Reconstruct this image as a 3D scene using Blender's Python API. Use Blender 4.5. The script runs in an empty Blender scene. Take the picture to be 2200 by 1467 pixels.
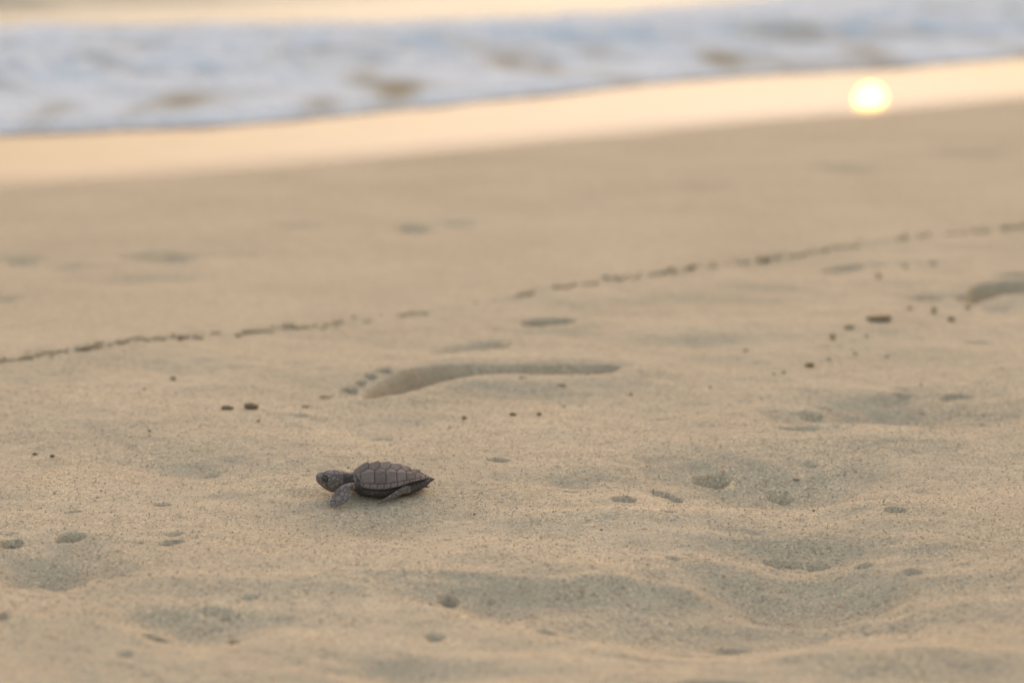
import bpy, math
import numpy as np
from mathutils import Vector

# ------------------------------------------------------------------ camera, sky, sun, exposure
S = bpy.context.scene
COL = S.collection
FPX = 5194.0                      # focal length in pixels of the 2200 px wide photograph (85 mm)
PITCH = math.radians(10.18)
HCAM = 0.287

cam = bpy.data.cameras.new('camera')
cam.lens = 85.0; cam.sensor_width = 36.0
cam.clip_start = 0.02; cam.clip_end = 20000
cam_o = bpy.data.objects.new('camera', cam); COL.objects.link(cam_o)
cam_o.location = (0, 0, HCAM)
cam_o.rotation_euler = (math.pi / 2 - PITCH, 0, 0)
cam.dof.use_dof = True
cam.dof.focus_distance = 1.195
cam.dof.aperture_fstop = 7.4
S.camera = cam_o

def ray(px, py):
    u = (px - 1100.0) / FPX; v = (733.5 - py) / FPX
    cp, sp = math.cos(PITCH), math.sin(PITCH)
    return np.array([u, cp + v * sp, -sp + v * cp])

def at(px, py, z=0.0):            # where a line of sight meets the level z
    d = ray(px, py)
    t = (z - HCAM) / d[2]
    return np.array([d[0] * t, d[1] * t])

FILM_Z = -0.003
# the sun is where the wet sand mirrors it
sd = ray(1870, 213); sd[2] = -sd[2]; sd /= np.linalg.norm(sd)
SUN_EL = math.asin(sd[2]); SUN_AZ = math.atan2(sd[0], sd[1])

world = bpy.data.worlds.new('World'); S.world = world; world.use_nodes = True
wn, wl = world.node_tree.nodes, world.node_tree.links
bg = wn['Background']
sky = wn.new('ShaderNodeTexSky'); sky.sky_type = 'NISHITA'; sky.sun_disc = False
sky.sun_elevation = SUN_EL; sky.sun_rotation = SUN_AZ
sky.dust_density = 10.0; sky.ozone_density = 1.0; sky.air_density = 0.6
# a thin veil of high haze evens the glow round the sun out: c / (1 + c/K) + a little c
K = (3.0, 3.0, 3.6)
dv = wn.new('ShaderNodeVectorMath'); dv.operation = 'DIVIDE'; dv.inputs[1].default_value = K
ad = wn.new('ShaderNodeVectorMath'); ad.operation = 'ADD'; ad.inputs[1].default_value = (1, 1, 1)
qt = wn.new('ShaderNodeVectorMath'); qt.operation = 'DIVIDE'
ti = wn.new('ShaderNodeVectorMath'); ti.operation = 'MULTIPLY'; ti.inputs[1].default_value = (1.24, 1.01, 0.79)
wl.new(sky.outputs[0], dv.inputs[0]); wl.new(dv.outputs[0], ad.inputs[0])
wl.new(sky.outputs[0], qt.inputs[0]); wl.new(ad.outputs[0], qt.inputs[1])
sc_ = wn.new('ShaderNodeVectorMath'); sc_.operation = 'SCALE'; sc_.inputs['Scale'].default_value = 0.01
sm_ = wn.new('ShaderNodeVectorMath'); sm_.operation = 'ADD'
wl.new(sky.outputs[0], sc_.inputs[0]); wl.new(qt.outputs[0], sm_.inputs[0]); wl.new(sc_.outputs[0], sm_.inputs[1])
wl.new(sm_.outputs[0], ti.inputs[0]); wl.new(ti.outputs[0], bg.inputs['Color'])
bg.inputs['Strength'].default_value = 0.15

sun = bpy.data.lights.new('sun', 'SUN'); sun.energy = 0.00055; sun.angle = math.radians(0.53)
sun.color = (1.0, 0.52, 0.06)
sun_o = bpy.data.objects.new('sun', sun); COL.objects.link(sun_o)
sun_o.rotation_euler = Vector(sd).to_track_quat('Z', 'Y').to_euler()
sun_o.location = (1, 6, 3)

S.view_settings.view_transform = 'Standard'; S.view_settings.look = 'None'
S.view_settings.gamma = 1.0; S.view_settings.exposure = 3.62
S.view_settings.use_curve_mapping = False
S.render.engine = 'CYCLES'
S.cycles.use_denoising = True
S.cycles.denoiser = 'OPENIMAGEDENOISE'
S.cycles.denoising_input_passes = 'RGB_ALBEDO_NORMAL'
S.cycles.max_bounces = 6; S.cycles.diffuse_bounces = 1

# ------------------------------------------------------------------ helpers
rng = np.random.default_rng(7)
PERM = np.random.default_rng(3).random((512, 512))

def vnoise(x, y, seed=0):
    x = np.asarray(x) + seed * 37.13; y = np.asarray(y) + seed * 91.7
    xi = np.floor(x).astype(int); yi = np.floor(y).astype(int)
    fx = x - xi; fy = y - yi
    fx = fx * fx * fx * (fx * (fx * 6 - 15) + 10); fy = fy * fy * fy * (fy * (fy * 6 - 15) + 10)
    a = PERM[xi % 512, yi % 512]; b = PERM[(xi + 1) % 512, yi % 512]
    c = PERM[xi % 512, (yi + 1) % 512]; d = PERM[(xi + 1) % 512, (yi + 1) % 512]
    return (a * (1 - fx) + b * fx) * (1 - fy) + (c * (1 - fx) + d * fx) * fy - 0.5

def fbm(x, y, seed=0, octv=4, gain=0.5):
    r = 0; amp = 1.0
    for k in range(octv):
        r = r + amp * vnoise(x * 2 ** k + k * 5.3, y * 2 ** k - k * 3.1, seed + k)
        amp *= gain
    return r

def smooth(a, b, x):
    t = np.clip((x - a) / (b - a), 0, 1); return t * t * (3 - 2 * t)

def mesh_obj(name, verts, faces, mat, parent=None, shade=True):
    me = bpy.data.meshes.new(name)
    if isinstance(faces, np.ndarray):
        nf, k = faces.shape
        me.vertices.add(len(verts)); me.vertices.foreach_set('co', np.asarray(verts, dtype=np.float32).ravel())
        me.loops.add(nf * k); me.loops.foreach_set('vertex_index', faces.astype(np.int32).ravel())
        me.polygons.add(nf)
        me.polygons.foreach_set('loop_start', np.arange(0, nf * k, k, dtype=np.int32))
        me.update(calc_edges=True)
    else:
        me.from_pydata([tuple(v) for v in verts], [], faces); me.update()
    me.validate()
    if shade:
        me.polygons.foreach_set('use_smooth', np.ones(len(me.polygons), dtype=bool))
    if mat: me.materials.append(mat)
    o = bpy.data.objects.new(name, me); COL.objects.link(o)
    if parent: o.parent = parent
    return o

def tag(o, label=None, cat=None, group=None, kind=None):
    if label: o['label'] = label
    if cat: o['category'] = cat
    if group: o['group'] = group
    if kind: o['kind'] = kind
    return o

def grid_faces(nx, ny):           # vertex index = j * nx + i
    i, j = np.meshgrid(np.arange(nx - 1), np.arange(ny - 1))
    a = (j * nx + i).ravel()
    return np.stack([a, a + 1, a + 1 + nx, a + nx], 1)

def axis(segments):               # [(start, stop, step), ...] joined into one rising axis
    out = []
    for a, b, s in segments:
        out.append(np.arange(a, b, s))
    return np.unique(np.round(np.concatenate(out), 6))

def grow(a, b, s0, ratio):        # rising axis from a to b with growing steps
    out = [a]; s = s0
    while out[-1] < b:
        out.append(out[-1] + s); s *= ratio
    return np.array(out)

class Nodes:
    def __init__(self, name):
        self.m = bpy.data.materials.new(name); self.m.use_nodes = True
        self.n = self.m.node_tree.nodes; self.l = self.m.node_tree.links
        self.p = self.n['Principled BSDF']
    def add(self, t, **kw):
        x = self.n.new(t)
        for k, v in kw.items(): setattr(x, k, v)
        return x
    def coord(self, out='Object'):
        return self.add('ShaderNodeTexCoord').outputs[out]
    def noise(self, vec, scale, detail=4, rough=0.55):
        x = self.add('ShaderNodeTexNoise'); x.inputs['Scale'].default_value = scale
        x.inputs['Detail'].default_value = detail; x.inputs['Roughness'].default_value = rough
        self.l.new(vec, x.inputs['Vector']); return x.outputs['Fac']
    def voronoi(self, vec, scale, feature='F1', out='Distance'):
        x = self.add('ShaderNodeTexVoronoi'); x.feature = feature; x.inputs['Scale'].default_value = scale
        self.l.new(vec, x.inputs['Vector']); return x.outputs[out]
    def ramp(self, fac, stops):
        x = self.add('ShaderNodeValToRGB'); e = x.color_ramp.elements
        while len(e) < len(stops): e.new(0.5)
        for k, (p, c) in enumerate(stops):
            e[k].position = p; e[k].color = (*c, 1) if len(c) == 3 else c
        self.l.new(fac, x.inputs[0]); return x.outputs[0]
    def mix(self, fac, a, b, mode='MIX'):
        x = self.add('ShaderNodeMix', data_type='RGBA', blend_type=mode)
        for s, v in ((x.inputs[0], fac), (x.inputs[6], a), (x.inputs[7], b)):
            if hasattr(v, 'links'): self.l.new(v, s)
            else: s.default_value = v if not isinstance(v, tuple) or len(v) == 4 else (*v, 1)
        return x.outputs[2]
    def math(self, op, a, b=0.0):
        x = self.add('ShaderNodeMath', operation=op)
        for s, v in ((x.inputs[0], a), (x.inputs[1], b)):
            if hasattr(v, 'links'): self.l.new(v, s)
            else: s.default_value = v
        return x.outputs[0]
    def bump(self, h, dist, strength=1.0, normal=None):
        x = self.add('ShaderNodeBump'); x.inputs['Distance'].default_value = dist
        x.inputs['Strength'].default_value = strength
        self.l.new(h, x.inputs['Height'])
        if normal: self.l.new(normal, x.inputs['Normal'])
        return x.outputs[0]
    def attr(self, name):
        x = self.add('ShaderNodeAttribute'); x.attribute_name = name; return x.outputs['Fac']
    def set(self, **kw):
        for k, v in kw.items():
            s = self.p.inputs[k.replace('_', ' ')]
            if hasattr(v, 'links'): self.l.new(v, s)
            else: s.default_value = v if not (isinstance(v, tuple) and len(v) == 3) else (*v, 1)
        return self.m

# ------------------------------------------------------------------ materials
def sand_material():
    m = Nodes('beach_sand'); co = m.coord()
    big = m.noise(co, 7.0, 3); mid = m.noise(co, 60.0, 4)
    base = m.ramp(big, [(0.25, (0.465, 0.375, 0.255)), (0.75, (0.57, 0.46, 0.315))])
    base = m.mix(m.ramp(mid, [(0.35, (0, 0, 0)), (0.7, (0.5, 0.5, 0.5))]), base, (0.42, 0.335, 0.23))
    # single grains: most tan, some pale, some dark, a few rusty
    g = m.voronoi(co, 1150.0, out='Color')
    sep = m.add('ShaderNodeSeparateColor'); m.l.new(g, sep.inputs[0])
    gv = m.ramp(sep.outputs[0], [(0.0, (0.42, 0.40, 0.40)), (0.16, (0.72, 0.70, 0.68)), (0.3, (1, 1, 1)),
                                 (0.8, (1.05, 1.03, 0.98)), (0.93, (1.5, 1.42, 1.2)), (1.0, (1.85, 1.7, 1.4))])
    base = m.mix(m.ramp(m.noise(co, 16.0, 3), [(0.35, (0.35, 0.35, 0.35)), (0.65, (0.75, 0.75, 0.75))]), base, gv, 'MULTIPLY')
    g2 = m.voronoi(co, 520.0, out='Color')
    sep2 = m.add('ShaderNodeSeparateColor'); m.l.new(g2, sep2.inputs[0])
    rust = m.ramp(sep2.outputs[1], [(0.993, (0, 0, 0)), (0.996, (0.5, 0.5, 0.5))])
    base = m.mix(rust, base, (0.42, 0.20, 0.07))
    dk = m.ramp(sep2.outputs[0], [(0.02, (0.3, 0.3, 0.3)), (0.035, (0, 0, 0))])
    base = m.mix(dk, base, (0.12, 0.09, 0.06))
    d1 = m.voronoi(co, 1150.0); d2 = m.noise(co, 420.0, 3, 0.7); d3 = m.noise(co, 130.0, 3)
    h = m.math('ADD', m.math('MULTIPLY', d1, -0.75), m.math('ADD', m.math('MULTIPLY', d2, 0.4), m.math('MULTIPLY', d3, 0.4)))
    return m.set(Base_Color=base, Roughness=0.9, Specular_IOR_Level=0.08, Normal=m.bump(h, 0.0008, 0.65))

def patchy_gloss(m, base, rough, normal, cover):   # damp grains between patches of standing water
    m.set(Base_Color=base, Roughness=0.9, Specular_IOR_Level=0.1)
    g = m.add('ShaderNodeBsdfGlossy'); fr = m.add('ShaderNodeFresnel'); fr.inputs['IOR'].default_value = 1.33
    for s_, v in ((g.inputs['Roughness'], rough), (g.inputs['Normal'], normal)):
        if hasattr(v, 'links'): m.l.new(v, s_)
        else: s_.default_value = v
    g.inputs['Color'].default_value = (1, 1, 1, 1)
    mx = m.add('ShaderNodeMixShader'); out = m.n['Material Output']
    m.l.new(m.math('MULTIPLY', fr.outputs[0], cover), mx.inputs[0])
    m.l.new(m.p.outputs[0], mx.inputs[1]); m.l.new(g.outputs[0], mx.inputs[2]); m.l.new(mx.outputs[0], out.inputs['Surface'])
    return m.m

def film_material():               # sand under a millimetre of running water
    m = Nodes('wet_sand_film'); co = m.coord()
    n = m.noise(co, 9.0, 2); n2 = m.noise(co, 2.2, 2)
    base = m.ramp(n, [(0.3, (0.22, 0.17, 0.125)), (0.7, (0.27, 0.21, 0.15))])
    f = m.attr('damp')
    ro = m.math('ADD', 0.003, m.math('MULTIPLY', f, 0.17))
    cov = m.math('MULTIPLY', m.math('SUBTRACT', 1.0, m.math('MULTIPLY', f, 0.4)), 0.215)
    return patchy_gloss(m, base, ro, m.bump(n2, 0.0003, 0.1), cov)

def sea_material():
    m = Nodes('sea_water'); co = m.coord()
    n = m.noise(co, 3.0, 4); n2 = m.noise(co, 14.0, 3)
    base = m.ramp(n, [(0.3, (0.20, 0.19, 0.13)), (0.7, (0.28, 0.26, 0.19))])
    h = m.math('ADD', n, m.math('MULTIPLY', n2, 0.25))
    return patchy_gloss(m, base, 0.2, m.bump(h, 0.03, 0.7), 0.19)

def foam_material():
    m = Nodes('sea_foam'); co = m.coord()
    n = m.noise(co, 30.0, 5, 0.65); v = m.voronoi(co, 45.0)
    f = m.attr('thin')
    base = m.mix(f, (0.63, 0.655, 0.67), (0.30, 0.25, 0.165))
    return m.set(Base_Color=base, Roughness=0.9, Specular_IOR_Level=0.08,
                 Normal=m.bump(m.math('ADD', n, m.math('MULTIPLY', v, 0.7)), 0.014, 0.8))

def clump_material(name, c1, c2):
    m = Nodes(name); co = m.coord()
    n = m.noise(co, 400.0, 3); g = m.noise(co, 1500.0, 2)
    return m.set(Base_Color=m.ramp(n, [(0.35, c1), (0.65, c2)]), Roughness=0.9, Specular_IOR_Level=0.2,
                 Normal=m.bump(g, 0.001, 0.8))

def shell_material(name, c1, c2, c3):
    m = Nodes(name); co = m.coord()
    n = m.noise(co, 350.0, 4, 0.6); f = m.noise(co, 1600.0, 3, 0.7)
    info = m.add('ShaderNodeObjectInfo').outputs['Random']
    base = m.ramp(n, [(0.3, c1), (0.7, c2)])
    base = m.mix(m.ramp(f, [(0.5, (0, 0, 0)), (0.75, (0.7, 0.7, 0.7))]), base, c3)     # clinging dust of sand
    base = m.mix(m.math('MULTIPLY', info, 0.35), base, c3)
    return m.set(Base_Color=base, Roughness=0.7, Specular_IOR_Level=0.2, Normal=m.bump(f, 0.0004, 0.5))

def skin_material():
    m = Nodes('turtle_skin'); co = m.coord()
    n = m.noise(co, 300.0, 4); f = m.noise(co, 1700.0, 3, 0.7)
    pale = m.attr('pale')
    dark = m.ramp(n, [(0.3, (0.040, 0.032, 0.028)), (0.7, (0.075, 0.060, 0.052))])
    light = m.ramp(n, [(0.3, (0.18, 0.14, 0.115)), (0.7, (0.28, 0.225, 0.185))])
    base = m.mix(pale, dark, light)
    sc = m.voronoi(co, 430.0, 'DISTANCE_TO_EDGE')
    seam = m.ramp(sc, [(0.02, (0.75, 0.75, 0.75)), (0.10, (0, 0, 0))])
    base = m.mix(seam, base, (0.05, 0.04, 0.035))
    base = m.mix(m.ramp(f, [(0.55, (0, 0, 0)), (0.8, (0.5, 0.5, 0.5))]), base, (0.30, 0.25, 0.20))
    b = m.bump(m.ramp(sc, [(0.0, (0, 0, 0)), (0.18, (1, 1, 1))]), 0.0005, 0.7)
    return m.set(Base_Color=base, Roughness=0.6, Specular_IOR_Level=0.35, Normal=m.bump(f, 0.0003, 0.5, b))

def plain(name, col, rough, **kw):
    m = Nodes(name); co = m.coord(); n = m.noise(co, 700.0, 3)
    c2 = tuple(min(1, x * 1.25) for x in col)
    return m.set(Base_Color=m.ramp(n, [(0.3, col), (0.7, c2)]), Roughness=rough, **kw)

SAND = sand_material(); FILM = film_material(); SEA = sea_material(); FOAM = foam_material()

# ------------------------------------------------------------------ shore lines in the world
WET_PX = [(-500, 425), (0, 398), (350, 376), (700, 346), (1180, 300), (1500, 268), (1750, 247), (1870, 238), (2000, 227), (2200, 208), (2700, 168)]
FOAM_PX = [(-500, 296), (0, 281), (500, 262), (1000, 215), (1500, 165), (2000, 132), (2200, 120), (2700, 95)]
BACK_PX = [(-500, 70), (0, 64), (700, 60), (1100, 46), (1400, 22), (1700, -12), (2200, -58)]
wet_w = np.array([at(*p) for p in WET_PX]); foam_w = np.array([at(*p) for p in FOAM_PX])
back_w = np.array([at(*p) for p in BACK_PX])
P0 = wet_w[1]; D = wet_w[9] - wet_w[1]; D /= np.linalg.norm(D); N = np.array([-D[1], D[0]])

def ac(x, y):
    dx = x - P0[0]; dy = y - P0[1]
    return dx * D[0] + dy * D[1], dx * N[0] + dy * N[1]

def curve(w):
    a, c = ac(w[:, 0], w[:, 1]); k = np.argsort(a); a = a[k]; c = c[k]
    return lambda q: np.interp(q, a, c)
cw, cf, cb = curve(wet_w), curve(foam_w), curve(back_w)

# ------------------------------------------------------------------ beach
# dents: px, py, width px, height px, depth m
DENTS = [
    (1530, 993, 78, 22, .0055), (1675, 1001, 52, 15, .0030), (1437, 1027, 70, 22, .0050), (1340, 1067, 60, 24, .0045),
    (1075, 982, 48, 13, .0026), (350, 1071, 36, 13, .0030), (157, 1094, 32, 9, .0016), (150, 1147, 64, 26, .0045),
    (22, 1158, 52, 24, .0040), (368, 1160, 54, 15, .0032), (372, 1140, 40, 9, .0015), (1925, 1095, 50, 15, .0034),
    (965, 1142, 56, 11, .0016), (1175, 1322, 58, 26, .0055), (963, 1266, 44, 22, .0045), (1130, 1285, 50, 16, .003),
    (1680, 1158, 90, 18, .0020), (1755, 1161, 70, 14, .0015), (1858, 1182, 36, 14, .0025), (935, 1357, 44, 22, .0035),
    (338, 1360, 78, 20, .0035), (268, 1400, 40, 18, .0014), (452, 1312, 40, 14, .0014), (482, 1314, 30, 16, .0014),
    (1575, 1305, 90, 18, .0025), (1860, 1305, 70, 18, .002), (1450, 1187, 30, 10, .002), (1482, 1175, 36, 9, .002),
    (1540, 1460, 170, 26, .004), (450, 995, 44, 12, .0022), (645, 890, 60, 10, .0016), (820, 926, 46, 10, .0014),
    (1745, 866, 50, 12, .0022), (1770, 853, 40, 9, .0018), (2055, 840, 60, 14, .003), (1940, 833, 46, 8, .002),
    (1715, 919, 90, 16, .0022), (1745, 973, 30, 8, .0015), (1228, 1043, 40, 8, .0015), (1410, 887, 60, 8, .0014),
    (2095, 736, 70, 10, .0016), (1990, 639, 76, 14, .0040), (1880, 563, 60, 8, .002), (535, 1288, 36, 14, .0014),
    (5, 1343, 26, 16, .003), (1960, 1200, 40, 10, .002), (1435, 1102, 34, 8, .0012), (380, 560, 60, 12, .0015),
]
# broad hollows: px, py, width px, height px, depth m
HOLLOWS = [
    (1520, 1300, 700, 130, .0085), (1760, 1235, 560, 100, .0105), (1740, 1158, 420, 44, .0045), (1900, 872, 340, 60, .013),
    (1650, 1022, 460, 80, .0095), (1800, 1005, 320, 60, .003), (90, 1205, 300, 90, .008), (840, 1118, 420, 90, .0042),
    (400, 990, 260, 40, .003), (1050, 1272, 280, 50, .0042), (420, 1345, 260, 60, .004), (2150, 880, 200, 60, .003),
    (1210, 1025, 220, 40, .0018), (1530, 732, 330, 30, .0022), (1500, 640, 330, 30, .0025), (1130, 842, 300, 40, .0018),
    (60, 815, 200, 30, .0024), (2060, 1010, 240, 60, .002), (1500, 1380, 300, 40, .004), (900, 1430, 400, 50, .003),
    (345, 548, 130, 16, .006), (887, 488, 60, 14, .008), (985, 476, 90, 12, .004), (40, 555, 100, 16, .005),
    (140, 570, 120, 14, .002), (640, 487, 110, 12, .002), (1820, 362, 130, 12, .006), (2080, 326, 150, 12, .006),
    (1500, 402, 130, 10, .0025), (10, 644, 60, 16, .003), (280, 600, 260, 20, .002), (1250, 418, 160, 10, .002),
    (2120, 652, 180, 34, .004), (1980, 640, 120, 14, .003), (520, 545, 200, 12, .0015),
]
RIDGES = [   # soft rims and swells that catch the low sun
    (1250, 1235, 900, 26, .003), (1350, 1100, 600, 40, .0028), (1900, 1080, 500, 50, .003), (600, 1045, 420, 30, .0022),
    (1900, 1400, 500, 60, .005), (500, 1260, 700, 50, .003), (1900, 940, 500, 40, .002), (1120, 825, 300, 16, .0016),
]

def blobs(x, y, z, lst, sign, sharp):
    for (px, py, w, h, dep) in lst:
        c = at(px, py)
        rx = w / 2 * math.hypot(c[1], HCAM) / FPX * (0.95 if sharp else 1.05)
        ry = max(0.5 * abs(at(px, py - h / 2)[1] - at(px, py + h / 2)[1]), 0.0035)
        if sharp: ry = max(ry * 0.62, 0.003)
        m = (np.abs(x - c[0]) < 3.2 * rx) & (np.abs(y - c[1]) < 3.2 * ry)
        if not m.any(): continue
        X = x[m]; Y = y[m]
        wob = (0.35 if sharp else 0.5) * fbm(X / rx * 1.1 + px, Y / ry * 1.1 + py, 11, 3)
        r2 = ((X - c[0]) / rx) ** 2 + ((Y - c[1]) / ry) ** 2
        r = np.sqrt(r2) * (1 + wob)
        if sharp:
            f = np.clip(1 - (r / 1.08) ** 2.2, 0, 1); rim = np.exp(-((r - 1.25) / 0.3) ** 2) * 0.08
            z[m] += sign * 2.8 * dep * (f - 0.6 * rim)
        else:
            z[m] += sign * (1.9 if sign < 0 else 1.2) * dep * np.exp(-1.3 * r ** 2)
    return z

def poly_sdf(X, Y, P):
    d = np.full(X.shape, 1e9); ins = np.zeros(X.shape, bool)
    n = len(P)
    for i in range(n):
        a = P[i]; b = P[(i + 1) % n]; e = b - a
        t = np.clip(((X - a[0]) * e[0] + (Y - a[1]) * e[1]) / (e @ e), 0, 1)
        d = np.minimum(d, np.hypot(X - a[0] - t * e[0], Y - a[1] - t * e[1]))
        cr = ((a[1] > Y) != (b[1] > Y)) & (X < (b[0] - a[0]) * (Y - a[1]) / (b[1] - a[1] + 1e-12) + a[0])
        ins ^= cr
    return np.where(ins, -d, d)

def smooth_poly(P, n=4):
    for _ in range(n):
        Q = []
        for i in range(len(P)):
            a = P[i]; b = P[(i + 1) % len(P)]
            Q += [0.75 * a + 0.25 * b, 0.25 * a + 0.75 * b]
        P = np.array(Q)
    return P

# soles of bare footprints (pixel outlines laid on the sand), depth, toes (px, py, width, height)
PRINTS = [
    ([(772, 845), (808, 823), (870, 803), (960, 787), (1080, 783), (1200, 786), (1290, 787), (1345, 794), (1300, 804),
      (1210, 807), (1120, 804), (1040, 808), (960, 822), (880, 838), (800, 848)], .034,
     [(748, 837, 38, 15), (774, 826, 24, 10), (797, 817, 22, 9), (826, 808, 30, 8)]),
    ([(1105, 694), (1150, 684), (1210, 684), (1245, 690), (1210, 700), (1150, 703)], .034, []),
    ([(905, 752), (960, 738), (1050, 728), (1110, 731), (1090, 741), (1000, 748), (940, 757)], .008, []),
    ([(2068, 640), (2090, 616), (2160, 609), (2260, 612), (2300, 622), (2220, 632), (2120, 636), (2085, 646)], .034,
     [(2075, 640, 34, 14)]),
    ([(2135, 588), (2180, 580), (2280, 580), (2290, 592), (2200, 600)], .030, []),
    ([(1752, 578), (1790, 568), (1860, 565), (1850, 573), (1790, 582)], .012, []),
    ([(1850, 566), (1960, 553), (2100, 548), (2090, 556), (1960, 563)], .003, []),
]

def beach_height(x, y, fine=True):
    a, c = ac(x, y)
    cc = c - cw(a) + 0.03 * fbm(a * 1.2, c * 0.5, 31, 3)
    z = np.zeros_like(x)
    # firm washed sand beyond the debris line, looser this side of it
    line_y = np.interp(x, LINE_W[:, 0], LINE_W[:, 1])
    loose = 1 - smooth(-0.12, 0.10, y - line_y)
    near = (np.abs(x) < 6) & (y > -3) & (y < 12)
    X = x[near]; Y = y[near]; L = loose[near]
    wx = X + 0.02 * fbm(X * 9, Y * 9, 41, 2); wy = Y + 0.02 * fbm(X * 9, Y * 9, 43, 2)
    h = 0.0075 * fbm(wx * 3.2, wy * 3.2, 1, 3) * (0.35 + 0.65 * L)
    h += 0.0036 * fbm(wx * 11, wy * 13, 5, 3) * (0.15 + 0.85 * L)
    if fine:
        h += 0.0011 * fbm(wx * 45, wy * 55, 9, 3) * (0.12 + 0.88 * L)
        h += 0.00045 * fbm(X * 220, Y * 230, 15, 3, 0.6) * (0.15 + 0.85 * L)
    ld = Y - line_y[near]
    h += 0.0022 * np.exp(-(ld / 0.007) ** 2) * np.clip(0.55 + 1.3 * fbm(X * 70, Y * 20, 81, 3), 0, 1.4) * (np.abs(X) < 2)
    z[near] += h
    z = blobs(x, y, z, HOLLOWS, -1, False)
    z = blobs(x, y, z, RIDGES, 1, False)
    z = blobs(x, y, z, DENTS, -1, True)
    for P, dep, toes in PRINTS:
        W = np.array([at(*p) for p in P])
        lo = W.min(0) - 0.08; hi = W.max(0) + 0.08
        m = (x > lo[0]) & (x < hi[0]) & (y > lo[1]) & (y < hi[1])
        if m.any():
            s = poly_sdf(x[m], y[m], smooth_poly(W, 2)) + 0.0012 * fbm(x[m] * 40, y[m] * 40, 21, 2)
            shallow = 1 - 0.4 * (1 - smooth(-0.085, -0.035, x[m])) if toes and dep > .02 and W[0, 0] < 0 else 1.0
            wall = 0.005 if dep > .01 else 0.016
            z[m] += -dep * shallow * np.clip(-s / wall, 0, 1) ** 0.85 + 0.07 * dep * np.exp(-((s - 0.014) / 0.013) ** 2)
        z = blobs(x, y, z, [(t[0], t[1], t[2], t[3], dep * 0.19) for t in toes], -1, True)
    # down to the water
    z += -0.006 * smooth(-0.06, 0.06, cc) - 0.02 * np.clip(cc, 0, 1.0) - 0.05 * np.clip(cc - 1.0, 0, 40)
    z *= 1.0
    flat = smooth(-0.45, -0.02, cc)
    z = np.where(cc < 1.2, z * (1 - flat) + flat * (-0.006 * smooth(-0.06, 0.06, cc) - 0.02 * np.clip(cc, 0, 2)), z)
    return z

LINE_PX = [(-700, 850), (0, 777), (60, 766), (200, 750), (400, 722), (520, 708), (740, 687), (870, 666), (1000, 654), (1130, 632),
           (1210, 615), (1330, 597), (1480, 573), (1590, 555), (1700, 542), (1850, 522), (1940, 507), (2050, 495), (2200, 480), (2900, 425)]
LINE_W = np.array([at(*p) for p in LINE_PX])

xs = np.concatenate([-grow(0.36, 400, 0.0025, 1.09)[::-1], np.arange(-0.3585, 0.359, 0.0013), grow(0.36, 400, 0.0025, 1.09)])
ys = np.concatenate([-grow(-0.70, 400, 0.02, 1.2)[::-1], np.arange(0.715, 0.98, 0.0022), np.arange(0.98, 1.40, 0.0014), np.arange(1.40, 1.54, 0.0012),
                     np.arange(1.54, 1.75, 0.0018), grow(1.752, 400, 0.0024, 1.012)])
xs = np.unique(xs); ys = np.unique(ys)
GX, GY = np.meshgrid(xs, ys)
GZ = beach_height(GX.ravel(), GY.ravel())
beach = mesh_obj('beach', np.stack([GX.ravel(), GY.ravel(), GZ], 1), grid_faces(len(xs), len(ys)), SAND)
tag(beach, 'pale tan sand beach with footprints and small dents', kind='structure')

def hz(x, y):
    return float(beach_height(np.array([float(x)]), np.array([float(y)]), True)[0])

# ------------------------------------------------------------------ wet sand film and sea
def shore_sheet(name, c_lo, c_hi, z, mat, a_ax, nc, zf=None):
    T = np.linspace(0, 1, nc) ** 1.0
    A, TT = np.meshgrid(a_ax, T)
    lo = c_lo(A); hi = c_hi(A); C = lo + (hi - lo) * TT
    X = P0[0] + A * D[0] + C * N[0]; Y = P0[1] + A * D[1] + C * N[1]
    Z = np.full(X.shape, z) + (zf(A, C, TT) if zf else 0)
    return mesh_obj(name, np.stack([X.ravel(), Y.ravel(), Z.ravel()], 1), grid_faces(len(a_ax), nc), mat)

a_near = np.arange(-8, 14, 0.03)
a_far = np.concatenate([-grow(8, 3000, 0.2, 1.3)[::-1], a_near, grow(14, 3000, 0.2, 1.3)])
film = shore_sheet('wet_sand', lambda a: cw(a) - 0.25, lambda a: cf(a) + 0.25, FILM_Z, FILM, a_far, 60)
A_, T_ = np.meshgrid(a_far, np.linspace(0, 1, 60)); L_ = cw(A_) - 0.25; C_ = L_ + (cf(A_) + 0.25 - L_) * T_
at_ = film.data.attributes.new('damp', 'FLOAT', 'POINT')
at_.data.foreach_set('value', (1 - smooth(-0.02, 0.16, C_ - cw(A_))).ravel().astype(np.float32))
tag(film, 'mirror smooth wet sand along the water edge', kind='structure')

def sea_z(A, C, T):
    back = C - cb(A)
    swell = 0.05 * np.exp(-((back - 1.5) / 0.28) ** 2) + 0.02 * np.exp(-((back - 0.1) / 0.3) ** 2)
    return np.where(back < 8, swell + 0.006 * fbm(A * 1.5, C * 3, 51, 3), 0)
c_ax = None
T1 = np.concatenate([np.linspace(0, 6, 160), grow(6.1, 4000, 0.15, 1.25)])
A, TT = np.meshgrid(a_far, T1); C = cf(A) + 0.03 + TT
X = P0[0] + A * D[0] + C * N[0]; Y = P0[1] + A * D[1] + C * N[1]
Z = 0.001 + sea_z(A, C, TT) - 0.0055 * (1 - smooth(0, 0.25, TT))
sea = mesh_obj('sea', np.stack([X.ravel(), Y.ravel(), Z.ravel()], 1), grid_faces(len(a_far), len(T1)), SEA)
tag(sea, 'calm sea surface beyond the foam', kind='structure')

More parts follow.
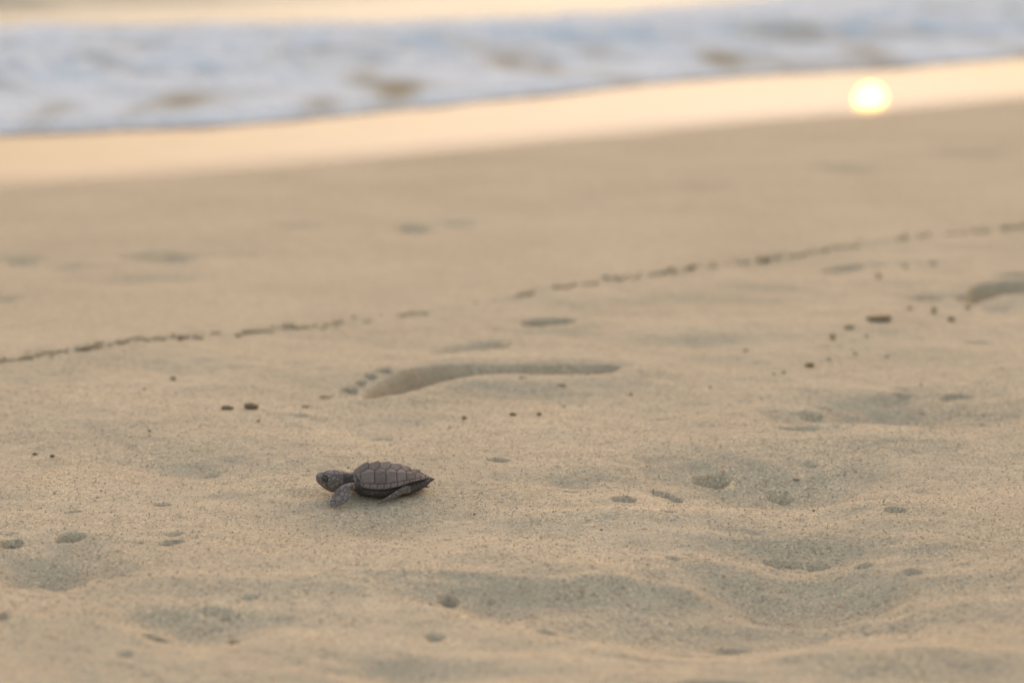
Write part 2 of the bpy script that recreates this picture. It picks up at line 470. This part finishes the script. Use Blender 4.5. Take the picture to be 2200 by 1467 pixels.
# foam of the broken wave: a lumpy blanket
GAPS = [(390, 203, 120, 34, 1), (690, 203, 90, 26, .8), (850, 182, 90, 46, .9), (790, 150, 60, 30, .5), (115, 220, 80, 30, .7), (290, 222, 50, 30, .5),
        (1090, 122, 110, 26, .9), (1180, 128, 60, 20, .7), (1550, 116, 90, 34, .9), (1870, 105, 110, 26, .9), (1910, 128, 70, 20, .9), (1760, 146, 60, 14, .6),
        (40, 255, 60, 24, .5), (1280, 108, 80, 20, .5), (1000, 90, 120, 20, .3), (200, 260, 90, 14, .3), (820, 215, 60, 14, .5), (640, 130, 120, 20, .2)]
a_f = np.arange(-6, 11, 0.02); T = np.linspace(0, 1, 130)
A, TT = np.meshgrid(a_f, T); lo = cf(A) + 0.05 * fbm(A * 2.2, A * 0, 61, 3); hi = cb(A) + 0.05 * fbm(A * 1.1, A * 0, 63, 3)
C = lo + (hi - lo) * TT
X = P0[0] + A * D[0] + C * N[0]; Y = P0[1] + A * D[1] + C * N[1]
thin = np.zeros(X.shape)
for (px, py, w, h, s) in GAPS:
    c = at(px, py, 0.02); rx = w / 2 * c[1] / FPX; ry = 0.5 * abs(at(px, py - h / 2, .02)[1] - at(px, py + h / 2, .02)[1])
    thin += s * np.exp(-((X - c[0]) / rx) ** 2 - ((Y - c[1]) / ry) ** 2)
thin += 0.55 * smooth(0.12, 0.55, fbm(A * 5.0, C * 3.2, 71, 4)) * smooth(0.95, 0.5, TT)
thin += 0.5 * np.clip(fbm(A * 16, C * 10, 75, 4), 0, 1)
thin = np.clip(thin * 0.9, 0, 1)
lump = 0.5 + 1.1 * fbm(A * 5.5, C * 4.0, 65, 5, 0.65)
Z = (0.004 + 0.034 * smooth(0, 0.35, TT) - 0.016 * smooth(0.4, 1, TT)) * (0.5 + (np.clip(lump, 0, 1.3) - 0.5) * (1 - 0.7 * smooth(0.3, 0.9, TT))) * (1 - 0.75 * thin) + 0.006
Z *= smooth(0, 0.03, TT) * smooth(1.0, 0.93, TT); Z -= 0.006 * (1 - smooth(0, 0.02, TT) * smooth(1, 0.97, TT))
foam = mesh_obj('sea_foam', np.stack([X.ravel(), Y.ravel(), Z.ravel()], 1), grid_faces(len(a_f), len(T)), FOAM)
at_ = foam.data.attributes.new('thin', 'FLOAT', 'POINT'); at_.data.foreach_set('value', thin.ravel().astype(np.float32))
tag(foam, 'white foam of a broken wave washing up the beach', 'foam', kind='stuff')

# ------------------------------------------------------------------ turtle hatchling (built in millimetres, x ahead, y its left, z up)
TUR = at(838, 1055.5)
YAW = math.radians(192)
turtle = bpy.data.objects.new('turtle_hatchling', None); COL.objects.link(turtle)
turtle.empty_display_size = 0.02
tag(turtle, 'tiny grey-brown sea turtle hatchling crawling across the sand', 'turtle')

def loft(rings, cap=True):
    n = len(rings[0]); V = [v for r in rings for v in r]; F = []
    for k in range(len(rings) - 1):
        for i in range(n):
            j = (i + 1) % n
            F.append((k * n + i, k * n + j, (k + 1) * n + j, (k + 1) * n + i))
    if cap:
        for k, rv in ((0, True), (len(rings) - 1, False)):
            V.append(tuple(np.mean(np.array(rings[k]), 0))); c = len(V) - 1
            for i in range(n):
                j = (i + 1) % n
                F.append((c, k * n + j, k * n + i) if rv else (c, k * n + i, k * n + j))
    return V, F

def ring(c, Wv, Hv, n=24, e=1.0):
    c = np.array(c, float); Wv = np.array(Wv, float); Hv = np.array(Hv, float); out = []
    for k in range(n):
        t = 2 * math.pi * k / n; a = math.cos(t); b = math.sin(t)
        out.append(tuple(c + Wv * math.copysign(abs(a) ** e, a) + Hv * math.copysign(abs(b) ** e, b)))
    return out

BV, BF = [], []
def put(VF):
    o = len(BV); BV.extend(VF[0]); BF.extend([tuple(i + o for i in f) for f in VF[1]])

def interp_rows(rows, n):
    R = np.array(rows, float); t = np.linspace(0, 1, len(R)); q = np.linspace(0, 1, n)
    # Catmull-Rom through the rows
    out = []
    for u in q:
        s = u * (len(R) - 1); i = min(int(s), len(R) - 2); f = s - i
        p0 = R[max(i - 1, 0)]; p1 = R[i]; p2 = R[i + 1]; p3 = R[min(i + 2, len(R) - 1)]
        out.append(0.5 * ((2 * p1) + (-p0 + p2) * f + (2 * p0 - 5 * p1 + 4 * p2 - p3) * f * f + (-p0 + 3 * p1 - 3 * p2 + p3) * f ** 3))
    return np.array(out)

# trunk: x, half width, bottom z, top z
tr = interp_rows([(19.5, 4, 5.0, 9.5), (15.5, 9.5, 1.6, 9.8), (8, 12.9, .4, 9.6), (0, 13.0, .2, 9.3), (-8, 11, .7, 9), (-14, 7.6, 2.2, 8.4), (-18.5, 4.2, 4.2, 8.4), (-20.3, 1.8, 5.6, 8.0)], 26)
put(loft([ring((x, 0, (b + t) / 2), (0, max(w, .5), 0), (0, 0, (t - b) / 2), 32, 0.85) for x, w, b, t in tr]))
# tail
tl = interp_rows([(-17, 2.6, 6.6, 2.2), (-20, 1.8, 6.9, 1.5), (-22.4, .45, 6.9, .4)], 8)
put(loft([ring((x, 0, z), (0, w, 0), (0, 0, h), 16) for x, w, z, h in tl]))
# neck and head: x, half width, bottom, top
hd = interp_rows([(12, 6.0, 4.2, 11.6), (19, 5.0, 4.4, 12.4), (22.5, 4.6, 4.6, 12.9), (25, 5.1, 3.9, 14.1), (28, 5.6, 3.1, 14.6), (30, 5.4, 3.3, 14.5),
                  (32.5, 4.7, 4.6, 14.0), (34.6, 3.5, 6.4, 13.5), (36.2, 2.2, 8.0, 12.7), (37.0, .9, 9.2, 11.6)], 44)
put(loft([ring((x, 0, (b + t) / 2), (0, w, 0), (0, 0, (t - b) / 2), 32, 0.92) for x, w, b, t in hd]))

def torus(c, nrm, R, r, n=28, k=10):
    nrm = np.array(nrm, float); nrm /= np.linalg.norm(nrm)
    u = np.cross(nrm, (0, 0, 1)); u /= np.linalg.norm(u); v = np.cross(nrm, u)
    V, F = [], []
    for i in range(n):
        p = 2 * math.pi * i / n; d = math.cos(p) * u + math.sin(p) * v
        for j in range(k):
            q = 2 * math.pi * j / k
            V.append(tuple(np.array(c) + d * (R + r * math.cos(q)) + nrm * r * math.sin(q)))
    for i in range(n):
        for j in range(k):
            F.append((i * k + j, ((i + 1) % n) * k + j, ((i + 1) % n) * k + (j + 1) % k, i * k + (j + 1) % k))
    return V, F
EYE = {1: (32.7, 3.3, 10.7), -1: (32.7, -3.3, 10.7)}
for s in (1, -1):
    nr = (0.42, 0.9 * s, 0.12); nn = np.array(nr) / np.linalg.norm(nr)
    put(torus(np.array(EYE[s]) + nn * 1.0, nr, 2.05, 0.40))

def flipper(rows, n=18):          # rows: centre xyz, width vector xyz, thickness
    R = interp_rows(rows, n); rings = []
    for k, r in enumerate(R):
        c = r[:3]; w = r[3:6]; th = r[6]
        tan = R[min(k + 1, n - 1)][:3] - R[max(k - 1, 0)][:3]
        nrm = np.cross(tan, w); nrm /= np.linalg.norm(nrm) + 1e-9
        rings.append(ring(c, w, nrm * th, 20))
    put(loft(rings))
# front left: planted beside the chin, blade turned to its left
flipper([(15, 7.5, 6.2, 3.2, 0, .6, 2.6), (20, 10.5, 7.8, 3.0, -.6, .6, 2.0), (24.5, 13.0, 8.0, 2.9, .2, .2, 1.4), (26.2, 15.2, 5.8, 4.4, .5, .2, 1.0),
         (27.4, 17.2, 3.6, 5.0, .3, -.3, .8), (28.8, 18.6, 1.6, 4.2, -.2, -.6, .65), (30.4, 19.6, .3, 1.9, -.4, -.3, .5)])
flipper([(15, -7.5, 6.2, 3.2, 0, .6, 2.6), (17, -13, 7.0, 3.4, .5, .2, 1.7), (14, -18, 5.0, 3.8, -.8, .1, 1.1), (9, -23, 2.2, 3.0, -1.4, 0, .8), (4, -26, .4, 1.2, -.8, 0, .5)])
# hind left: thin blade swung forward and out
flipper([(-10, 5.0, 5.2, .8, 1.2, 1.4, 1.5), (-7.0, 10.2, 5.6, .9, 1.0, 1.9, 1.1), (-3.2, 13.0, 4.6, .6, .9, 1.9, .75), (2.2, 15.4, 2.6, .5, .9, 1.35, .6), (8.8, 18.0, .6, .4, .6, .4, .4)])
flipper([(-12, -6, 5.2, 1.0, -1.6, 1.6, 1.6), (-16, -8.5, 3.2, 1.4, -1.8, .6, 1.0), (-20, -10, 1.2, 1.2, -1.9, .2, .7), (-23, -11, .2, .6, -1.0, 0, .4)])

tmp = mesh_obj('body_source', BV, BF, None)
rm = tmp.modifiers.new('r', 'REMESH'); rm.mode = 'VOXEL'; rm.voxel_size = 0.24; rm.adaptivity = 0
smo = tmp.modifiers.new('s', 'SMOOTH'); smo.factor = 0.5; smo.iterations = 4
dg = bpy.context.evaluated_depsgraph_get(); dg.update()
me = bpy.data.meshes.new_from_object(tmp.evaluated_get(dg))
bpy.data.objects.remove(tmp, do_unlink=True)
me.name = 'body'
co = np.zeros(len(me.vertices) * 3, dtype=np.float32); me.vertices.foreach_get('co', co); co = co.reshape(-1, 3)
# wrinkled neck, then the pale (dusted) head and flippers against the darker coloured trunk
x, y, z = co.T
neckw = np.exp(-((x - 22.2) / 2.2) ** 2) * (np.abs(y) < 7) * (z > 3)
wr = 0.16 * np.sin(x * 5.2 + 0.8 * np.sin(z * 1.3)) * neckw
rad = np.stack([np.zeros_like(x), y, z - 8.5], 1); rad /= np.linalg.norm(rad, axis=1)[:, None] + 1e-6
co = co + rad * wr[:, None]
head = smooth(23.0, 25.5, x) * (np.abs(y) < 8.5)
out_ = smooth(11.5, 14.0, np.abs(y)) * ((x > 17) | (z < 6.2))
fl = np.maximum(out_, smooth(9.5, 11.5, y) * (x > 19.5))
hindf = smooth(9.6, 10.8, y) * (x < 10.5) * smooth(-10, -8, x)
trunk = (np.abs(y) < 13.6) & (x < 17) & (z < 9.8) & ~((y > 10.6 + 0.40 * (x + 7.0)) & (x < 10) & (x > -9) & (z < 8))
pale = np.maximum(head, np.where(trunk, 0.0, np.maximum(fl, hindf)))
pale = np.clip(pale, 0.08, 1)
me.vertices.foreach_set('co', (co * 0.001).astype(np.float32).ravel()); me.update()
at_ = me.attributes.new('pale', 'FLOAT', 'POINT'); at_.data.foreach_set('value', pale.astype(np.float32))
me.polygons.foreach_set('use_smooth', np.ones(len(me.polygons), dtype=bool))
me.materials.clear(); me.materials.append(skin_material())
body = bpy.data.objects.new('body', me); COL.objects.link(body); body.parent = turtle
body['label'] = 'grey-brown skin of head, neck, flippers and dark belly'

# eyes
EYEM = Nodes('turtle_eye'); EYEM = EYEM.set(Base_Color=(0.018, 0.014, 0.010), Roughness=0.08, Specular_IOR_Level=0.6)
IRISM = plain('turtle_iris', (0.10, 0.085, 0.05), 0.35)
def sphere(c, r, n=20, k=12):
    V, F = [], []
    for j in range(k + 1):
        t = math.pi * j / k
        for i in range(n):
            p = 2 * math.pi * i / n
            V.append((c[0] + r * math.sin(t) * math.cos(p), c[1] + r * math.sin(t) * math.sin(p), c[2] + r * math.cos(t)))
    for j in range(k):
        for i in range(n):
            F.append((j * n + i, j * n + (i + 1) % n, (j + 1) * n + (i + 1) % n, (j + 1) * n + i))
    return V, F
mm = lambda V: [tuple(0.001 * q for q in v) for v in V]
for s in (1, -1):
    nr = np.array((0.42, 0.9 * s, 0.12)); nr /= np.linalg.norm(nr)
    V, F = sphere(np.array(EYE[s]) + nr * 0.25, 2.1)
    e = mesh_obj('eye', mm(V), F, EYEM, turtle); e['label'] = 'dark glossy eye'
    V, F = torus(np.array(EYE[s]) + nr * 2.02, nr, 1.12, 0.17, 24, 8)
    mesh_obj('iris', mm(V), F, IRISM, e)

# carapace
TT_ = [0, .05, .12, .25, .4, .55, .7, .82, .92, 1]
WW_ = [4.5, 8.2, 11.3, 14.3, 15.7, 15.2, 12.7, 9.4, 5.6, 1.2]
def sp(t, xs_, ys_):              # smooth interpolation
    from numpy import interp
    q = [interp(np.clip(t + d, 0, 1), xs_, ys_) for d in (-.03, -.015, 0, .015, .03)]
    return sum(q) / 5
def half_w(t): return sp(t, TT_, WW_)
def z_mid(t): return sp(t, [0, .05, .1, .2, .37, .5, .65, .74, .9, 1], [11.2, 13, 14.5, 16.0, 16.2, 15.6, 14.0, 12.5, 10.3, 8.4])
def z_edge(t): return sp(t, [0, .06, .12, .35, .5, .7, .85, 1], [10.2, 8.0, 6.9, 6.7, 7.5, 8.8, 8.9, 8.1])
def dome(t, s, off=0.0):
    t = np.asarray(t, float); s = np.asarray(s, float); q = np.abs(s)
    h = np.interp(q, [0, .12, .45, .6, .78, .9, 1], [1, .955, .70, .52, .27, .12, 0])
    w = half_w(t); x = 19.6 - 39.2 * t - 1.2 * (1 - q) * (t < .03)
    y = w * np.sin(np.clip(q, 0, 1) * 1.35) / math.sin(1.35) * np.sign(s)
    zz = z_edge(t) + (z_mid(t) - z_edge(t)) * h
    # outward offset: mostly up at the crown, outward at the edge
    ny = 0.75 * q * np.sign(s); nz = 1 - 0.45 * q
    return np.stack([x, y + ny * off, zz + nz * off], -1)

SHELL_BASE = plain('carapace_seam', (0.030, 0.024, 0.022), 0.6)
SCUTE = shell_material('scute_horn', (0.118, 0.086, 0.070), (0.178, 0.133, 0.110), (0.30, 0.238, 0.19))
nt, ns = 60, 61
tg, sg = np.meshgrid(np.linspace(0, 1, nt), np.linspace(-1, 1, ns))
top = dome(tg, sg, -0.12).reshape(-1, 3)
bot = dome(tg, sg * 0.985, -1.1).reshape(-1, 3); bot[:, 2] -= 0.25
F = [tuple(f) for f in grid_faces(nt, ns)]
nv = nt * ns
FB = [(a + nv, d + nv, c_ + nv, b + nv) for a, b, c_, d in F]
edge = [i for i in range(nt)] + [j * nt + nt - 1 for j in range(1, ns)] + [(ns - 1) * nt + i for i in range(nt - 2, -1, -1)] + [j * nt for j in range(ns - 2, 0, -1)]
FE = [(edge[i], edge[i] + nv, edge[(i + 1) % len(edge)] + nv, edge[(i + 1) % len(edge)]) for i in range(len(edge))]
carapace = mesh_obj('carapace', [tuple(v * 0.001) for v in np.concatenate([top, bot])], F + FB + FE, SHELL_BASE, turtle)
carapace['label'] = 'keeled brown shell of overlapping scutes'

def scute(poly, kind):
    P = np.array(poly, float)
    # resample the outline
    pts = []
    for i in range(len(P)):
        a = P[i]; b = P[(i + 1) % len(P)]
        for f in np.linspace(0, 1, 6)[:-1]: pts.append(a + (b - a) * f)
    pts = np.array(pts); cen = P.mean(0); t0, t1 = P[:, 0].min(), P[:, 0].max()
    # constant seam width in millimetres
    size = np.array([39.2 * (t1 - t0), 15 * (P[:, 1].max() - P[:, 1].min())])
    rings = [(1.0, 'in', -0.12), (1.0, 'gap', 0.10), (0.86, 'gap', 0.34), (0.6, 'gap', 0.42), (0.3, 'gap', 0.45), (0.04, 'gap', 0.46)]
    V = []; n = len(pts)
    gap = 1 - np.minimum(0.34 / size, 0.12)
    for sc, md, off in rings:
        q = cen + (pts - cen) * sc * (gap if md == 'gap' else (1 - (1 - gap) * 0.35))
        u = np.clip((q[:, 0] - t0) / (t1 - t0), 0, 1); aq = np.abs(q[:, 1])
        o = off + (0.55 if kind != 'm' else 0.2) * u * (off > 0)
        if kind == 'v': o = o + 0.9 * np.exp(-(q[:, 1] / 0.10) ** 2) * np.clip(u, 0, 1) ** 1.3 * smooth(1.0, 0.9, t0 + 0 * u)
        if kind == 'c': o = o + 0.75 * np.exp(-((aq - 0.46) / 0.06) ** 2) * (0.35 + 0.65 * u)
        V += [tuple(v * 0.001) for v in dome(q[:, 0], q[:, 1], o)]
    Fs = []
    for k in range(len(rings) - 1):
        for i in range(n):
            j = (i + 1) % n
            Fs.append((k * n + i, k * n + j, (k + 1) * n + j, (k + 1) * n + i))
    Fs.append(tuple((len(rings) - 1) * n + i for i in range(n)))
    o = mesh_obj('scute', V, Fs, SCUTE, carapace)
    return o

VT = [0.03, .235, .375, .515, .655, .765, .90]
mid = [(VT[i] + VT[i + 1]) / 2 for i in range(len(VT) - 1)]
SW = [.30, .24, .22, .22, .20, .18, .22]       # half width at the seams
for i in range(len(VT) - 1):
    a, b, m_ = VT[i], VT[i + 1], mid[i]
    f = 0.035
    scute([(a, 0), (a - f * (i > 0), SW[i]), (m_ - f, .34), (b - f, SW[i + 1]), (b, 0), (b - f, -SW[i + 1]), (m_ - f, -.34), (a - f * (i > 0), -SW[i])], 'v')
f = 0.035
mseam = [0.0, .055, .12, .20, .285, .37, .455, .54, .625, .705, .785, .865, .94, 1.0]
for sd_ in (1, -1):
    S_ = lambda L: [(t, s * sd_) for t, s in L]
    # costals
    cs = [.075] + [m_ - f for m_ in mid] + [.93]
    for j in range(len(cs) - 1):
        a, b = cs[j], cs[j + 1]
        lo_a = .80 if j else .62
        if j == 0:
            L = [(VT[0] + .02, .31), (b, .345), (b - .015, .79), (a + .03, .79), (VT[0] + .03, .60)]
        elif j == len(cs) - 2:
            L = [(a, .345), (VT[-1] - f, SW[-1] + .01), (VT[-1] - .005, .45), (a + .04, .76), (a - .015, .79)]
        else:
            L = [(a, .345), (VT[j] - f, SW[j] + .01), (b, .345), (b - .015, .79), (a - .015, .79)]
        scute(S_(L), 'c')
    for k in range(len(mseam) - 1):
        a, b = mseam[k], mseam[k + 1]
        ia = .80 if 0.05 < a < .88 else (.62 if a < .05 else .48)
        ib = .80 if 0.05 < b < .88 else (.62 if b < .05 else .48)
        if k == 0: L = [(a, .12), (.028, .28), (b, .60), (b, .8), (b - .02, 1.0), (a, 1.0)]
        elif k == len(mseam) - 2: L = [(a, .03), (b, .03), (b, 1.0), (a, 1.0)]
        elif k == len(mseam) - 3: L = [(a, .80), (.905, .30), (b, .05), (b, 1.0), (a, 1.0)]
        else: L = [(a, ia), (b, ib), (b - .012, 1.0), (a - .012, 1.0)]
        scute(S_(L), 'm')
nu = scute([(.0, -.1), (.0, .1), (.028, .26), (.028, -.26)], 'm')

tz = min(hz(TUR[0] + dx, TUR[1] + dy) for dx in (-.012, 0, .012) for dy in (-.008, 0, .008))
turtle.location = (TUR[0], TUR[1], tz + 0.0001); turtle.rotation_euler = (0, 0, YAW)

# ------------------------------------------------------------------ crumbs of sand and debris
CL1 = clump_material('sand_crumb', (0.48, 0.36, 0.20), (0.60, 0.47, 0.30))
CL2 = clump_material('dark_debris', (0.23, 0.155, 0.08), (0.37, 0.265, 0.145))
CL3 = clump_material('rusty_grain', (0.50, 0.20, 0.06), (0.60, 0.28, 0.10))
def lump_mesh(name, mat, seed, sub=2):
    import bmesh
    bm = bmesh.new(); bmesh.ops.create_icosphere(bm, subdivisions=sub, radius=1.0)
    r = np.random.default_rng(seed); ph = r.random((6, 3)) * 6.28; fr = r.normal(size=(6, 3)) * 2.2
    for v in bm.verts:
        p = np.array(v.co); d = sum(math.sin(float(fr[k] @ p) + ph[k, 0]) for k in range(6)) / 6
        v.co = Vector(p * (1 + 0.42 * d + 0.05 * r.normal()))
    me = bpy.data.meshes.new(name); bm.to_mesh(me); bm.free()
    me.polygons.foreach_set('use_smooth', np.ones(len(me.polygons), dtype=bool)); me.materials.append(mat)
    return me
CRUMBS = [lump_mesh('sand_crumb', CL1, k) for k in range(7)]
DARKS = [lump_mesh('dark_crumb', CL2, 20 + k) for k in range(5)]
RUST = lump_mesh('rusty_grain', CL3, 40)
BITS = []
def bit(name, me, px, py, w, h, label, cat, group=None, rot=None):
    p = at(px, py + h * 0.5); sc = math.hypot(p[1], HCAM) / FPX
    o = bpy.data.objects.new(name, me); COL.objects.link(o)
    sx = max(w * sc / 2, .0006) * 0.95; szz = max(h * sc / 2, .0005) * 0.8
    o.scale = (sx, (sx + szz) / 2, szz)
    o.rotation_euler = (0, 0, rng.uniform(-.4, .4) if rot is None else rot)
    BITS.append((o, p, szz)); tag(o, label, cat, group); return o

G_SC = 'lone crumbs scattered on the sand'
bit('sand_clump', DARKS[0], 540, 868, 32, 20, 'largest dark crumb of a close pair beyond the turtle\'s head', 'debris', rot=0.3)
bit('sand_clump', DARKS[1], 488, 872, 24, 14, 'smaller dark crumb of a close pair beyond the turtle\'s head', 'debris')
bit('sand_clump', DARKS[2], 1888, 689, 58, 18, 'flat dark brown chip, biggest loose piece on the sand', 'debris', rot=0.1)
bit('sand_clump', CRUMBS[0], 1826, 704, 26, 15, 'brown crumb right beside the flat dark chip', 'debris')
bit('sand_clump', CRUMBS[1], 1789, 720, 14, 20, 'upright brown crumb beyond the one beside the flat dark chip', 'debris')
bit('sand_clump', DARKS[3], 1740, 773, 24, 14, 'squarish dark crumb lying alone on smooth sand', 'debris')
bit('sand_clump', CRUMBS[2], 373, 805, 14, 14, 'olive crumb alone between debris line and dark crumb pair', 'debris')
bit('sand_clump', CRUMBS[3], 655, 864, 18, 9, 'brown crumb near the toe end of the long footprint', 'debris')
bit('sand_clump', CRUMBS[4], 705, 843, 36, 8, 'flat brown crumb touching the toes of the long footprint', 'debris')
bit('sand_clump', CRUMBS[5], 1080, 737, 44, 8, 'flat sliver of brown debris beside the shallow scuff', 'debris')
bit('sand_clump', CRUMBS[6], 1888, 588, 16, 18, 'rounded crumb below the debris line beside a shallow scuff', 'debris')
bit('sand_clump', CRUMBS[0], 2006, 554, 20, 12, 'small crumb resting on the rim of a long scuff', 'debris')
bit('sand_clump', CRUMBS[1], 2006, 668, 14, 22, 'thin upright crumb near the deep footprint', 'debris')
bit('sand_clump', DARKS[4], 2044, 685, 14, 14, 'dark round crumb near the deep footprint', 'debris')
for k, (px, py, w, h) in enumerate([(998, 881, 11, 11), (1102, 875, 14, 10), (1158, 873, 11, 10)]):
    bit('sand_clump', DARKS[k % 5], px, py, w, h, 'one of three dark specks between footprint and turtle', 'debris', 'three dark specks in a row')
for k, (px, py, w, h) in enumerate([(75, 962, 11, 8), (112, 971, 10, 9)]):
    bit('sand_clump', DARKS[k], px, py, w, h, 'one of two tiny dark specks ahead of the turtle', 'debris', 'pair of dark specks')
for k, (px, py, w, h) in enumerate([(1603, 744, 12, 10), (1684, 792, 10, 9), (1663, 796, 9, 7), (1780, 762, 11, 8), (1838, 752, 10, 9), (1905, 758, 9, 9), (1862, 722, 10, 8),
        (322, 925, 8, 8), (555, 901, 10, 7), (1526, 819, 8, 7), (1355, 831, 9, 9), (1124, 815, 18, 6), (1207, 820, 22, 6), (1212, 852, 9, 7), (1955, 666, 12, 10), (2080, 650, 18, 12),
        (1100, 838, 0, 0), (217, 1049, 6, 6), (118, 1054, 6, 6), (748, 990, 6, 6), (965, 902, 6, 6), (1712, 983, 16, 7), (1748, 1079, 8, 6), (865, 666, 12, 8), (760, 672, 12, 8), (505, 1350, 26, 18), (310, 832, 10, 7), (1945, 560, 14, 9)]):
    if w: bit('sand_crumb', CRUMBS[k % 7], px, py, w, h, 'tiny brown crumb lying loose on the sand', 'debris', G_SC)
for (px, py, w, h) in [(1019, 1087, 7, 6), (1292, 1124, 8, 6), (1979, 815, 6, 8), (1985, 850, 6, 6), (864, 1068, 7, 5), (1912, 800, 5, 5)]:
    bit('sand_grain', RUST, px, py, w, h, 'rust orange coarse grain lying on the sand', 'grain', 'rust orange grains')

# crumbs along the debris line left by the last wash
G_L = 'crumbs along the debris line'
strong = [(55, 767, 34, 15), (30, 772, 20, 10), (190, 751, 50, 15), (175, 754, 24, 14), (205, 748, 20, 14), (130, 758, 34, 10), (265, 740, 34, 11), (310, 735, 34, 11), (345, 731, 30, 10),
          (395, 723, 24, 15), (425, 721, 28, 12), (525, 709, 40, 14), (545, 706, 22, 13), (575, 704, 24, 9), (640, 697, 34, 10), (670, 693, 34, 9), (720, 687, 40, 8),
          (1200, 616, 30, 15), (1225, 612, 30, 12), (1275, 606, 20, 12), (1303, 601, 16, 14), (1330, 596, 26, 16), (1365, 592, 22, 10), (1410, 585, 30, 9), (1440, 579, 26, 9), (1482, 573, 20, 16),
          (1530, 567, 26, 9), (1595, 556, 26, 14), (1640, 548, 28, 18), (1672, 545, 14, 14), (1710, 541, 38, 12), (1740, 537, 24, 11), (1785, 530, 36, 14), (1830, 524, 30, 9), (1940, 506, 30, 13), (1985, 501, 30, 9), (2175, 483, 46, 13), (2110, 490, 40, 8), (2050, 496, 40, 7), (5, 776, 24, 9), (90, 762, 26, 9), (1130, 630, 30, 9), (865, 667, 20, 9)]
pieces = []
for (px, py, w, h) in strong:          # each heap is a few rounded crumbs side by side
    n = max(1, round(w / 12))
    for j in range(n):
        q = px + w * ((j + 0.5) / n - 0.5) + rng.normal() * 1.5
        pieces.append((q, py - (q - px) * 0.13 + rng.normal() * 1.2, w / n * rng.uniform(0.9, 1.35), h * rng.uniform(0.6, 1.0)))
for k, (px, py, w, h) in enumerate(pieces):
    bit('debris_crumb', (DARKS[k % 5] if h > 12.5 and k % 3 == 0 else CRUMBS[(k * 3) % 7]), px, py, w, h, 'brown crumb in the thin debris line parallel to the sea', 'debris', G_L)
line_y = lambda px: float(np.interp(px, [p[0] for p in LINE_PX], [p[1] for p in LINE_PX]))
for k in range(130):
    px = rng.uniform(-20, 2220); 
    if 760 < px < 1110 and rng.random() < .6: continue
    py = line_y(px) + rng.normal() * 3.5
    w = rng.uniform(5, 15); h = rng.uniform(3, 8)
    bit('debris_crumb', CRUMBS[k % 7], px, py, w, h, 'brown crumb in the thin debris line parallel to the sea', 'debris', G_L)
bx_ = np.array([b[1][0] for b in BITS]); by_ = np.array([b[1][1] for b in BITS])
bz_ = beach_height(bx_, by_)
for (o, p, szz), zz in zip(BITS, bz_):
    o.location = (p[0], p[1], zz + szz * 0.55)

# ------------------------------------------------------------------ coarse grains on the near sand
ng = 26000
gy = rng.uniform(0.95, 1.45, ng); gx = rng.uniform(-1, 1, ng) * (0.24 * gy)
gz = beach_height(gx, gy); gs = 0.00022 + 0.00030 * rng.random(ng) ** 3
OV = np.array([(1, 0, 0), (-1, 0, 0), (0, 1, 0), (0, -1, 0), (0, 0, 1), (0, 0, -1)], float)
OF = np.array([(0, 2, 4), (2, 1, 4), (1, 3, 4), (3, 0, 4), (2, 0, 5), (1, 2, 5), (3, 1, 5), (0, 3, 5)])
an = rng.uniform(0, 6.28, ng); jit = rng.uniform(.6, 1.3, (ng, 6, 1))
V = OV[None] * jit * gs[:, None, None]
ca, sa = np.cos(an)[:, None], np.sin(an)[:, None]
VX = V[..., 0] * ca - V[..., 1] * sa; VY = V[..., 0] * sa + V[..., 1] * ca
V = np.stack([VX + gx[:, None], VY + gy[:, None], V[..., 2] + (gz + gs * 0.3)[:, None]], -1)
Fg = (OF[None] + (np.arange(ng) * 6)[:, None, None]).reshape(-1, 3)
gm = Nodes('coarse_grain'); gc = gm.voronoi(gm.coord(), 900.0, out='Color'); gsep = gm.add('ShaderNodeSeparateColor'); gm.l.new(gc, gsep.inputs[0])
GM = gm.set(Base_Color=gm.ramp(gsep.outputs[0], [(0.0, (0.16, 0.12, 0.08)), (0.25, (0.34, 0.27, 0.18)), (0.7, (0.46, 0.37, 0.25)), (1.0, (0.66, 0.57, 0.42))]), Roughness=0.6)
grains = mesh_obj('sand_grains', V.reshape(-1, 3), Fg, GM)
tag(grains, 'coarse loose sand grains on the beach surface', 'sand', kind='stuff')
